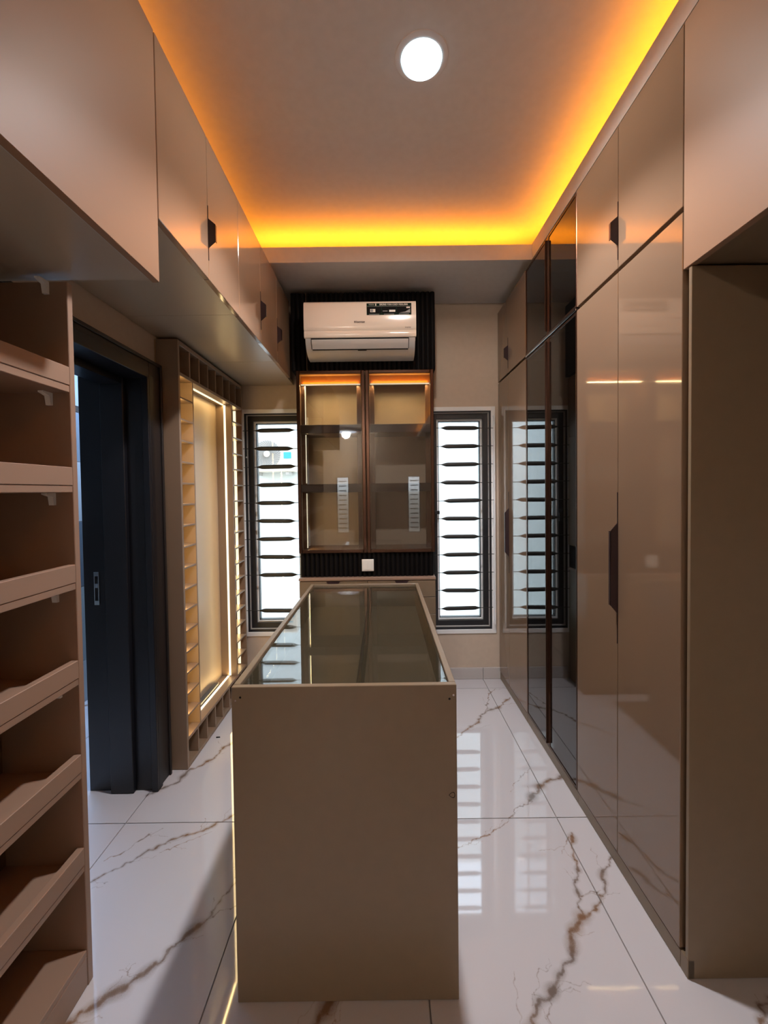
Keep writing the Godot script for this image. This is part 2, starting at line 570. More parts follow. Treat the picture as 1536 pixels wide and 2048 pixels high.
func tile_mesh(a: Vector3, b: Vector3) -> ArrayMesh:
	var st := SurfaceTool.new()
	st.begin(Mesh.PRIMITIVE_TRIANGLES)
	var c := (a + b) / 2.0
	var e := 0.0012
	var top := [Vector3(a.x + e, b.y, a.z + e), Vector3(b.x - e, b.y, a.z + e), Vector3(b.x - e, b.y, b.z - e), Vector3(a.x + e, b.y, b.z - e)]
	var low := [Vector3(a.x, a.y, a.z), Vector3(b.x, a.y, a.z), Vector3(b.x, a.y, b.z), Vector3(a.x, a.y, b.z)]
	var faces := [[top[0], top[1], top[2], top[3], Vector3.UP]]
	for k in 4:
		var o: Vector3 = [Vector3(0, 0, -1), Vector3(1, 0, 0), Vector3(0, 0, 1), Vector3(-1, 0, 0)][k]
		faces.append([low[k], low[(k + 1) % 4], top[(k + 1) % 4], top[k], o])
	for q in faces:
		for t in [[0, 1, 2], [0, 2, 3]]:
			var p0: Vector3 = q[t[0]]
			var p1: Vector3 = q[t[1]]
			var p2: Vector3 = q[t[2]]
			if (p1 - p0).cross(p2 - p0).dot(q[4]) > 0.0:
				var s := p1
				p1 = p2
				p2 = s
			for p in [p0, p1, p2]:
				st.set_normal(q[4])
				st.set_uv(Vector2((p.x + 1.4) / 2.8, (p.z + 3.3) / 2.8))
				st.add_vertex(p - c)
	return st.commit()


func ring(w: Node, called: String, x0: float, x1: float, y0: float, y1: float, t: float, z0: float, z1: float, m: Material) -> void:
	slabs(w, called, [[Vector3(x0, y0, z0), Vector3(x0 + t, y1, z1)], [Vector3(x1 - t, y0, z0), Vector3(x1, y1, z1)], [Vector3(x0 + t, y1 - t, z0), Vector3(x1 - t, y1, z1)], [Vector3(x0 + t, y0, z0), Vector3(x1 - t, y0 + t, z1)]], m, 0.001)

func windows() -> void:
	# a burglar bar: a thin rod that swells into a flat spindle
	var prof := [Vector2(0.0001, -0.24), Vector2(0.0022, -0.24), Vector2(0.0024, -0.146), Vector2(0.0045, -0.138), Vector2(0.0142, -0.108), Vector2(0.0154, -0.09), Vector2(0.0154, 0.09), Vector2(0.0142, 0.108), Vector2(0.0045, 0.138), Vector2(0.0024, 0.146), Vector2(0.0022, 0.24), Vector2(0.0001, 0.24)]
	var bar := lathe(prof, 14)
	var rng := RandomNumberGenerator.new()
	rng.seed = 9
	for n in 2:
		var x0: float = [-1.02, 0.335][n]
		var x1: float = x0 + 0.465
		var y0 := 0.365
		var y1 := 1.99
		var w := room_node("window_%d" % (n + 1), Vector3(x0, y0, ZB))
		ring(w, "trim", x0 - 0.022, x1 + 0.022, y0 - 0.025, y1 + 0.018, 0.03, ZB, ZB + 0.008, M.white)
		ring(w, "outer_frame", x0 + 0.001, x1 - 0.001, y0 + 0.001, y1 - 0.001, 0.019, ZB - 0.05, ZB - 0.002, M.black_frame)
		ring(w, "bead", x0 + 0.02, x1 - 0.02, y0 + 0.02, y1 - 0.02, 0.005, ZB - 0.06, ZB - 0.012, M.ac_grey)
		ring(w, "frame", x0 + 0.025, x1 - 0.025, y0 + 0.025, y1 - 0.025, 0.038, ZB - 0.10, ZB - 0.03, M.black_frame)
		ring(w, "sash", x0 + 0.063, x1 - 0.063, y0 + 0.063, y1 - 0.063, 0.012, ZB - 0.10, ZB - 0.05, M.white)
		ring(w, "gasket", x0 + 0.075, x1 - 0.075, y0 + 0.075, y1 - 0.075, 0.006, ZB - 0.10, ZB - 0.06, M.black_frame)
		slab(w, "pane", Vector3(x0 + 0.081, y0 + 0.081, ZB - 0.085), Vector3(x1 - 0.081, y1 - 0.081, ZB - 0.08), M.pane, 0.0)
		for k in 11:
			if n == 0 and k == 1:
				continue   # one bar is missing on this side
			var y := 0.535 + 0.1315 * k
			var o := put(w, "burglar_bar", bar, M.bar_metal, Vector3((x0 + x1) / 2.0 + rng.randf_range(-0.012, 0.012), y, ZB + 0.03))
			o.rotation_degrees = Vector3(0, 0, 90.0 + rng.randf_range(-0.9, 0.9))
			o.scale = Vector3(1, 0.985, 0.6)
		slabs(w, "bar_rail", [[Vector3(x0 - 0.014, y0 + 0.05, ZB), Vector3(x0 - 0.004, y1 - 0.05, ZB + 0.036)], [Vector3(x1 + 0.004, y0 + 0.05, ZB), Vector3(x1 + 0.014, y1 - 0.05, ZB + 0.036)]], M.white, 0.001)
		if n == 1:
			slabs(w, "latch", [[Vector3(x0 + 0.045, 1.16, ZB - 0.03), Vector3(x0 + 0.062, 1.25, ZB - 0.012)], [Vector3(x0 + 0.04, 1.225, ZB - 0.012), Vector3(x0 + 0.078, 1.25, ZB + 0.002)]], M.black_frame, 0.002)
		else:
			put(w, "screw_cap", lathe([Vector2(0.0001, 0.004), Vector2(0.004, 0.003), Vector2(0.006, 0)], 10), M.white, Vector3(x0 + 0.02, 1.66, ZB)).rotation_degrees = Vector3(90, 0, 0)


func doorway() -> void:
	var d := room_node("door_1", Vector3(-1.12, 0, -2.05))
	# lining of the opening: far jamb in three steps, near jamb, head
	slab(d, "jamb", Vector3(-1.405, 0.001, -2.03), Vector3(-1.075, 1.95, -2.0), M.door_black)
	slab(d, "door_stop", Vector3(-1.292, 0.001, -2.0), Vector3(-1.185, 1.95, -1.975), M.door_black, 0.003)
	slab(d, "jamb_lip", Vector3(-1.105, 0.001, -2.0), Vector3(-1.075, 1.95, -1.985), M.door_black, 0.002)
	slab(d, "jamb", Vector3(-1.37, 0.001, -1.05), Vector3(-1.10, 1.95, -1.075), M.door_black)
	slab(d, "head", Vector3(-1.37, 1.935, -2.0), Vector3(-1.075, 1.985, -1.075), M.door_black, 0.002)
	slab(d, "head_stop", Vector3(-1.292, 1.905, -1.975), Vector3(-1.185, 1.935, -1.075), M.door_black, 0.002)
	slab(d, "casing", Vector3(-1.125, 0.001, -2.118), Vector3(-1.082, 2.025, -2.012), M.casing, 0.004)
	slab(d, "casing_bead", Vector3(-1.082, 0.001, -2.118), Vector3(-1.074, 2.025, -2.104), M.casing, 0.003)
	slab(d, "casing", Vector3(-1.125, 1.94, -2.012), Vector3(-1.082, 2.025, -1.22), M.casing, 0.004)
	slab(d, "casing_bead", Vector3(-1.082, 2.010, -2.104), Vector3(-1.074, 2.025, -1.22), M.casing, 0.003)
	var p := slabs(d, "strike_plate", [[Vector3(-1.356, 0.885, -1.9995), Vector3(-1.332, 0.905, -1.9965)], [Vector3(-1.356, 1.02, -1.9995), Vector3(-1.332, 1.04, -1.9965)], [Vector3(-1.356, 0.905, -1.9995), Vector3(-1.351, 1.02, -1.9965)], [Vector3(-1.337, 0.905, -1.9995), Vector3(-1.332, 1.02, -1.9965)], [Vector3(-1.351, 0.965, -1.9995), Vector3(-1.337, 0.985, -1.9965)]], M.chrome, 0.0005)
	p.set_meta("label", "chrome strike plate")


func outside() -> void:
	room(slab(self, "wall_outside", Vector3(-9, -0.3, -5.9), Vector3(9, 3.6, -5.65), M.outer_wall, 0.0))
	room(slab(self, "ground_outside", Vector3(-9, -0.4, -5.65), Vector3(9, -0.3, -3.36), M.outer_ground, 0.0))
	var t := thing("outdoor_condenser", "white outdoor air conditioner unit with round fan grille, on the wall outside the left window", "air conditioner", Vector3(-1.2, 1.66, -5.5))
	slab(t, "casing", Vector3(-1.72, 1.66, -5.64), Vector3(-1.10, 2.10, -5.36), M.ac_white, 0.012)
	var fc := Vector3(-1.44, 1.88, -5.352)
	put(t, "fan_well", lathe([Vector2(0.0001, 0.001), Vector2(0.17, 0.001), Vector2(0.17, -0.01)], 40), M.ac_grey, fc).rotation_degrees = Vector3(90, 0, 0)
	var st := SurfaceTool.new()
	st.begin(Mesh.PRIMITIVE_TRIANGLES)
	for k in 36:   # curved vanes of the grille
		var pts := PackedVector2Array()
		for s in 7:
			var r := 0.035 + 0.022 * s
			pts.append(Vector2.from_angle(TAU * k / 36.0 + 0.1 * s) * r)
		for s in range(6, -1, -1):
			var r := 0.035 + 0.022 * s
			pts.append(Vector2.from_angle(TAU * k / 36.0 + 0.1 * s + 0.05) * r)
		add_prism(st, pts, 0.0, 0.006, 2)
	put(t, "fan_grille", st.commit(), M.print_grey, fc + Vector3(0, 0, 0.002))
	put(t, "fan_hub", lathe([Vector2(0.0001, 0.012), Vector2(0.038, 0.01), Vector2(0.042, 0)], 20), M.ac_white, fc).rotation_degrees = Vector3(90, 0, 0)
	mat("cyan_print", c8(60, 170, 200), 0.5)
	slab(t, "sticker", Vector3(-1.235, 1.82, -5.358), Vector3(-1.14, 1.90, -5.356), M.cyan_print, 0.0)
	slab(t, "sticker", Vector3(-1.235, 1.955, -5.358), Vector3(-1.155, 1.965, -5.356), M.cyan_print, 0.0)
	slab(t, "bracket", Vector3(-1.62, 1.62, -5.64), Vector3(-1.58, 1.66, -5.38), M.ac_grey)
	slab(t, "bracket", Vector3(-1.22, 1.62, -5.64), Vector3(-1.18, 1.66, -5.38), M.ac_grey)


# an edge pull: a thin rail in the gap with a trapezoid tab standing out from the doors; s = direction it stands out (+x or -x)
func pull(parent: Node, x: float, z: float, y0: float, y1: float, s: float, rail: float) -> void:
	var out := 0.026
	var c := 0.022 if y1 - y0 < 0.2 else 0.03
	var poly := PackedVector2Array([Vector2(x, y0), Vector2(x + s * out, y0 + c), Vector2(x + s * out, y1 - c), Vector2(x, y1)])
	var st := SurfaceTool.new()
	st.begin(Mesh.PRIMITIVE_TRIANGLES)
	var ctr := Vector3(x, (y0 + y1) / 2.0, z)
	var local := PackedVector2Array()
	for p in poly:
		local.append(p - Vector2(ctr.x, ctr.y))
	add_prism(st, local, -0.0018, 0.0018, 2)
	add_box(st, Vector3(minf(s * (out - 0.0025), s * out), y0 + c - ctr.y, -0.012), Vector3(maxf(s * (out - 0.0025), s * out), y1 - c - ctr.y, 0.0018), 0.0006)
	add_box(st, Vector3(-0.001, y0 - rail - ctr.y, -0.0015), Vector3(0.001, y1 + rail - ctr.y, 0.0015), 0.0)
	put(parent, "handle", st.commit(), M.handle_dark, ctr + Vector3(s * 0.0008, 0, 0))


func left_cabinets() -> void:
	var xb := -1.122
	# the deep cabinet nearest the camera hangs lower than the rest
	var t := thing("upper_cabinet", "glossy taupe wall cabinet hanging lowest, above the open shoe rack", "cabinet", Vector3(-0.87, 2.0, -0.6))
	slabs(t, "carcass", [[Vector3(xb, 2.0, -1.218), Vector3(XL - 0.028, 2.018, 0.45)], [Vector3(xb, 2.66, -1.218), Vector3(XL - 0.028, 2.678, 0.45)], [Vector3(xb, 2.018, -1.218), Vector3(XL - 0.028, 2.66, -1.20)], [Vector3(xb, 2.018, 0.432), Vector3(XL - 0.028, 2.66, 0.45)], [Vector3(xb, 2.018, -1.20), Vector3(xb + 0.01, 2.66, 0.432)]], M.underside)
	slab(t, "edge_profile", Vector3(XL - 0.027, 1.997, -1.212), Vector3(XL - 0.0205, 2.006, 0.44), M.ac_grey, 0.001)
	for e in [[-1.222, -0.40], [-0.397, 0.45]]:
		slab(t, "door", Vector3(XL - 0.02, 1.992, e[0]), Vector3(XL, 2.682, e[1]), M.gloss_hazy)
	# three shallower units further on; seams measured along the wall
	var seams := [-1.225, -1.575, -1.905, -2.24, -2.58, -2.925]
	var units := [[0, 2, "pair of glossy taupe wall cabinet doors above the black doorway, left wall"], [2, 4, "pair of glossy taupe wall cabinet doors above the lit cubby tower, left wall"], [4, 5, "single narrow glossy taupe wall cabinet door beside the black fluted panel, left wall"]]
	for u in units:
		var za: float = seams[u[0]]
		var zb: float = seams[u[1]]
		var ze := zb if u[1] < 5 else ZB + 0.003
		var c := thing("upper_cabinet", u[2], "cabinet", Vector3(-0.87, 2.18, (za + zb) / 2.0))
		slabs(c, "carcass", [[Vector3(xb, 2.18, ze + 0.001), Vector3(XL - 0.024, 2.198, za - 0.001)], [Vector3(xb, 2.66, ze + 0.001), Vector3(XL - 0.024, 2.678, za - 0.001)], [Vector3(xb, 2.198, za - 0.019), Vector3(XL - 0.024, 2.66, za - 0.001)], [Vector3(xb, 2.198, ze + 0.001), Vector3(XL - 0.024, 2.66, ze + 0.019)]], M.underside)
		slab(c, "edge_profile", Vector3(XL - 0.024, 2.178, zb + 0.004), Vector3(XL - 0.0205, 2.188, za - 0.004), M.chrome, 0.001)
		for k in range(u[0], u[1]):
			slab(c, "door", Vector3(XL - 0.02, 2.172, seams[k + 1] + 0.0015), Vector3(XL, 2.682, seams[k] - 0.0015), M.gloss_left)
		pull(c, XL, seams[u[0] + 1] if u[1] < 5 else seams[4] - 0.004, 2.285, 2.39, 1.0, 0.045)


func right_wardrobes() -> void:
	var xb := 1.455
	var x1 := XR + 0.02
	# loft cabinet nearest the camera, over an open niche
	var t := thing("upper_cabinet", "glossy taupe loft cabinet over the open niche, nearest on the right", "cabinet", Vector3(1.15, 2.0, -0.5))
	slabs(t, "carcass", [[Vector3(x1 + 0.004, 2.012, -1.199), Vector3(xb, 2.03, 0.45)], [Vector3(x1 + 0.004, 2.66, -1.199), Vector3(xb, 2.678, 0.45)], [Vector3(x1 + 0.004, 2.03, -1.199), Vector3(xb, 2.66, -1.181)], [Vector3(x1 + 0.004, 2.03, 0.432), Vector3(xb, 2.66, 0.45)]], M.carcass)
	for e in [[-1.2155, -0.40], [-0.397, 0.45]]:
		slab(t, "door", Vector3(XR, 2.006, e[0]), Vector3(x1, 2.678, e[1]), M.gloss_hazy)
	# two plain double units and one glass unit
	var plain := [
		[-1.217, -1.55, -1.877, "tall glossy taupe double-door wardrobe with long dark pull, next to the niche", "glossy taupe double-door loft cabinet over the nearest tall wardrobe"],
		[-2.545, -2.90, -3.155, "tall glossy taupe double-door wardrobe in the corner by the right window", "glossy taupe double-door loft cabinet in the corner above the right window"]]
	for p in plain:
		var za: float = p[0]
		var zm: float = p[1]
		var zb: float = p[2]
		var w := thing("wardrobe", p[3], "wardrobe", Vector3(1.15, 0, (za + zb) / 2.0))
		slabs(w, "carcass", [[Vector3(x1 + 0.004, 0.055, za - 0.018), Vector3(xb, 2.17, za - 0.001)], [Vector3(x1 + 0.004, 0.055, zb + 0.001), Vector3(xb, 2.17, zb + 0.018)], [Vector3(x1 + 0.004, 0.055, zb + 0.018), Vector3(xb, 0.073, za - 0.018)], [Vector3(x1 + 0.004, 2.152, zb + 0.018), Vector3(xb, 2.17, za - 0.018)]], M.carcass)
		if za > -2.0:
			slabs(w, "side_panel", [[Vector3(XR + 0.004, 0.001, -1.199), Vector3(xb, 2.004, -1.187)], [Vector3(XR + 0.003, 0.001, -1.2165), Vector3(x1 + 0.002, 0.055, -1.187)], [Vector3(x1 + 0.004, 0.06, -1.2165), Vector3(x1 + 0.024, 2.004, -1.199)]], M.carcass, 0.001)
			slabs(w, "plinth", [[Vector3(XR + 0.003, 0.001, zb), Vector3(XR + 0.02, 0.054, -1.2175)]], M.carcass, 0.002)
		else:
			slabs(w, "plinth", [[Vector3(XR + 0.003, 0.001, zb), Vector3(XR + 0.02, 0.054, za)]], M.carcass, 0.002)
		slab(w, "door", Vector3(XR, 0.058, zm + 0.0015), Vector3(x1, 2.168, za - 0.0015), M.gloss)
		slab(w, "door", Vector3(XR, 0.058, zb + 0.0015), Vector3(x1, 2.168, zm - 0.0015), M.gloss)
		pull(w, XR, zm, 0.945, 1.275, -1.0, 0.11)
		var l := thing("upper_cabinet", p[4], "cabinet", Vector3(1.15, 2.18, (za + zb) / 2.0))
		slabs(l, "carcass", [[Vector3(x1 + 0.004, 2.186, za - 0.018), Vector3(xb, 2.672, za - 0.001)], [Vector3(x1 + 0.004, 2.186, zb + 0.001), Vector3(xb, 2.672, zb + 0.018)], [Vector3(x1 + 0.004, 2.186, zb + 0.018), Vector3(xb, 2.204, za - 0.018)], [Vector3(x1 + 0.004, 2.66, zb + 0.018), Vector3(xb, 2.678, za - 0.018)]], M.carcass)
		slab(l, "door", Vector3(XR, 2.182, zm + 0.0015), Vector3(x1, 2.678, za - 0.0015), M.gloss)
		slab(l, "door", Vector3(XR, 2.182, zb + 0.0015), Vector3(x1, 2.678, zm - 0.0015), M.gloss)
		pull(l, XR, zm, 2.262, 2.365, -1.0, 0.05)
	var za := -1.877
	var zb := -2.545
	var zm := -2.205
	for n in 2:
		var y0: float = [0.055, 2.182][n]
		var y1: float = [2.17, 2.678][n]
		var g := thing("glass_wardrobe" if n == 0 else "upper_cabinet", ["tall wardrobe with two dark tinted glass doors in bronze frames", "short loft cabinet with two dark tinted glass doors above the glass wardrobe"][n], ["wardrobe", "cabinet"][n], Vector3(1.15, y0, zm))
		slabs(g, "carcass", [[Vector3(x1 + 0.006, y0, za - 0.018), Vector3(xb, y1, za - 0.001)], [Vector3(x1 + 0.006, y0, zb + 0.001), Vector3(xb, y1, zb + 0.018)], [Vector3(x1 + 0.006, y0, zb + 0.018), Vector3(xb, y0 + 0.018, za - 0.018)], [Vector3(x1 + 0.006, y1 - 0.018, zb + 0.018), Vector3(xb, y1, za - 0.018)], [Vector3(xb - 0.01, y0, zb), Vector3(xb, y1, za)]], M.dark_inner)
		if n == 0:
			slab(g, "plinth", Vector3(XR + 0.003, 0.001, zb), Vector3(XR + 0.02, 0.054, za), M.carcass, 0.002)
			for y in [0.55, 1.02, 1.70]:
				slab(g, "shelf", Vector3(x1 + 0.03, y, zb + 0.019), Vector3(xb - 0.011, y + 0.018, za - 0.019), M.dark_inner)
		for e in [[zm + 0.001, za - 0.002], [zb + 0.002, zm - 0.001]]:
			var fr := slabs(g, "door", [[Vector3(XR, y0 + 0.003, e[0]), Vector3(x1, y1 - 0.003, e[0] + 0.012)], [Vector3(XR, y0 + 0.003, e[1] - 0.012), Vector3(x1, y1 - 0.003, e[1])], [Vector3(XR, y0 + 0.003, e[0] + 0.012), Vector3(x1, y0 + 0.015, e[1] - 0.012)], [Vector3(XR, y1 - 0.015, e[0] + 0.012), Vector3(x1, y1 - 0.003, e[1] - 0.012)]], M.bronze, 0.002)
			var pn := slab(fr, "pane", Vector3(XR + 0.003, y0 + 0.014, e[0] + 0.011), Vector3(XR + 0.008, y1 - 0.014, e[1] - 0.011), M.tinted, 0.0)
			pn.set_meta("label", "dark tinted glass")
		var hh := y1 - 0.02
		slab(g, "handle", Vector3(XR - 0.013, y0 + 0.02, zm - 0.009), Vector3(XR - 0.0005, hh, zm - 0.002), M.bronze, 0.003)
	slab(self.get_node("glass_wardrobe"), "top_rail", Vector3(XR - 0.003, 2.1705, zb + 0.004), Vector3(x1, 2.1805, za - 0.004), M.chrome, 0.001)


func shoe_rack() -> void:
	var xf := -0.86
	var xb := -1.085
	var t := thing("shoe_rack", "open taupe shoe rack with lipped shelves on the left", "shelf unit", Vector3(-0.97, 0, -0.6))
	slab(t, "side_panel", Vector3(xb, 0.001, -1.214), Vector3(xf, 1.985, -1.194), M.carcass_edge)
	slab(t, "side_panel", Vector3(xb, 0.001, 0.39), Vector3(xf, 1.985, 0.41), M.carcass_edge)
	slab(t, "back_panel", Vector3(xb - 0.012, 0.001, -1.214), Vector3(xb, 1.985, 0.41), M.inner)
	slab(t, "divider", Vector3(xb, 0.12, -0.42), Vector3(xf - 0.006, 1.985, -0.402), M.inner)
	slab(t, "plinth", Vector3(xf - 0.02, 0.001, -1.194), Vector3(xf - 0.002, 0.085, 0.39), M.carcass_edge)
	slab(t, "shelf", Vector3(xb, 0.086, -1.194), Vector3(xf - 0.002, 0.104, 0.39), M.carcass_edge)
	for y in [1.752, 1.477, 1.207, 0.938, 0.671, 0.403]:
		for e in [[-1.194, -0.421], [-0.401, 0.39]]:
			var s := slab(t, "shelf", Vector3(xb, y - 0.070, e[0] + 0.0005), Vector3(xf - 0.001, y - 0.051, e[1] - 0.0005), M.carcass_edge)
			slab(s, "lip", Vector3(xf - 0.019, y - 0.0505, e[0] + 0.001), Vector3(xf + 0.001, y, e[1] - 0.001), M.carcass_edge)
		var l := PackedVector2Array([Vector2(0, 0), Vector2(0.034, 0), Vector2(0.034, -0.004), Vector2(0.012, -0.010), Vector2(0.008, -0.034), Vector2(0, -0.034)])
		put(t, "bracket", prism(l, -0.007, 0.007, 0), M.plastic, Vector3(xf - 0.055, y - 0.0705, -1.1935)).set_meta("label", "white plastic bracket")
	var top := PackedVector2Array([Vector2(0, 0), Vector2(0.034, 0), Vector2(0.034, -0.004), Vector2(0.012, -0.010), Vector2(0.008, -0.034), Vector2(0, -0.034)])
	put(t, "bracket", prism(top, -0.007, 0.007, 0), M.plastic, Vector3(xf - 0.055, 1.984, -1.1935)).set_meta("label", "white plastic bracket")


func niche_tower() -> void:
	var xf := -1.008
	var xb := -1.118
	var za := -2.145
	var zb := -3.11
	var t := thing("cubby_tower", "tall taupe cubby tower with warm lit recess beside the left window", "shelf unit", Vector3(-1.06, 0, -2.62))
	slab(t, "side_panel", Vector3(xb, 0.001, za - 0.018), Vector3(xf, 2.165, za), M.tower)
	slab(t, "side_panel", Vector3(xb, 0.001, zb), Vector3(xf, 2.165, zb + 0.018), M.tower)
	slab(t, "back_panel", Vector3(xb - 0.004, 0.001, zb), Vector3(xb, 2.165, za), M.wood_light)
	var i0 := zb + 0.018
	var i1 := za - 0.018
	for y in [[0.001, 0.020], [0.143, 0.160], [1.990, 2.008], [2.142, 2.165]]:
		slab(t, "rail", Vector3(xb, y[0], i0), Vector3(xf, y[1], i1), M.tower)
	for y in [[0.020, 0.143], [2.008, 2.142]]:
		for k in range(1, 8):
			var z := i1 + (i0 - i1) * k / 8.0
			slab(t, "divider", Vector3(xb, y[0], z - 0.006), Vector3(xf - 0.001, y[1], z + 0.006), M.tower)
	var c1 := -2.300   # near column / recess
	var c0 := -2.900   # recess / far column
	slab(t, "divider", Vector3(xb, 0.16, c1 - 0.012), Vector3(xf, 1.990, c1), M.tower)
	slab(t, "divider", Vector3(xb, 0.16, c0), Vector3(xf, 1.990, c0 + 0.012), M.tower)
	for k in range(1, 17):
		var y := 0.16 + 1.83 * k / 17.0
		slab(t, "shelf", Vector3(xb, y - 0.005, c1), Vector3(xf - 0.001, y + 0.005, i1), M.tower)
		slab(t, "shelf", Vector3(xb, y - 0.005, i0), Vector3(xf - 0.001, y + 0.005, c0), M.tower)
	var pb := slab(t, "back_board", Vector3(xb, 0.16, c0 + 0.012), Vector3(xb + 0.006, 1.990, c1 - 0.012), M.panel_beige)
	pb.set_meta("label", "smooth beige panel")
	# LED profiles around the recess and along the far cubbies
	slab(t, "led_strip", Vector3(-1.060, 0.165, c0 + 0.012), Vector3(-1.048, 1.985, c0 + 0.017), M.led_warm, 0.0)
	slab(t, "led_strip", Vector3(-1.070, 0.165, c1 - 0.017), Vector3(-1.058, 1.985, c1 - 0.012), M.led_warm, 0.0)
	slab(t, "led_strip", Vector3(-1.070, 1.985, c0 + 0.018), Vector3(-1.058, 1.990, c1 - 0.018), M.led_warm, 0.0)
	slab(t, "led_strip", Vector3(-1.070, 0.160, c0 + 0.018), Vector3(-1.058, 0.165, c1 - 0.018), M.led_warm, 0.0)
	slab(t, "led_strip", Vector3(-1.068, 0.165, i0 + 0.0002), Vector3(-1.050, 1.985, i0 + 0.0035), M.led_warm, 0.0)
	for k in 3:
		put(t, "screw", lathe([Vector2(0.0001, 0.001), Vector2(0.0035, 0.0005), Vector2(0.004, 0)], 8), M.chrome, Vector3(-1.09, 0.5 + 0.55 * k, c0 + 0.0125)).rotation_degrees = Vector3(90, 0, 0)
	var warm := c8(255, 214, 140)
	area_light("tower_light", Vector3(-1.054, 1.075, c0 + 0.020), Vector3(0, 180, 0), Vector2(0.012, 1.8), warm, 0.06)
	area_light("tower_light", Vector3(-1.064, 1.075, c1 - 0.020), Vector3(0, 0, 0), Vector2(0.012, 1.8), warm, 0.06)
	area_light("tower_light", Vector3(-1.064, 1.982, (c0 + c1) / 2.0), Vector3(-90, 0, 0), Vector2(0.012, 0.6), warm, 0.05)
	area_light("tower_light", Vector3(-1.064, 0.168, (c0 + c1) / 2.0), Vector3(90, 0, 0), Vector2(0.012, 0.6), warm, 0.04)
	area_light("tower_light", Vector3(-1.059, 1.075, i0 + 0.006), Vector3(0, 180, 0), Vector2(0.012, 1.8), warm, 0.10)
	area_light("tower_light", Vector3(-1.020, 1.075, i1 - 0.004), Vector3(0, 0, 0), Vector2(0.006, 1.8), warm, 0.3)  # out of view, placed to light the near cubbies
	slab(t, "led_strip", Vector3(-1.023, 0.165, i1 - 0.0025), Vector3(-1.017, 1.985, i1), M.led_warm, 0.0)  # unseen strip behind the side panel, lighting the near cubbies
	var dr := thing("led_driver", "grey slim LED driver lying at the foot of the lit recess", "LED driver", Vector3(-1.09, 0.161, -2.55))
	slab(dr, "case", Vector3(-1.106, 0.1605, -2.74), Vector3(-1.076, 0.182, -2.42), M.driver, 0.003)
	for z in [-2.755, -2.405]:
		put(dr, "cable", prism(PackedVector2Array([Vector2(-0.02, 0), Vector2(-0.01, 0.012), Vector2(0.01, 0.012), Vector2(0.02, 0), Vector2(0.016, 0), Vector2(0.008, 0.009), Vector2(-0.008, 0.009), Vector2(-0.016, 0)]), -0.002, 0.002, 0), M.cable, Vector3(-1.088, 0.1605, z))


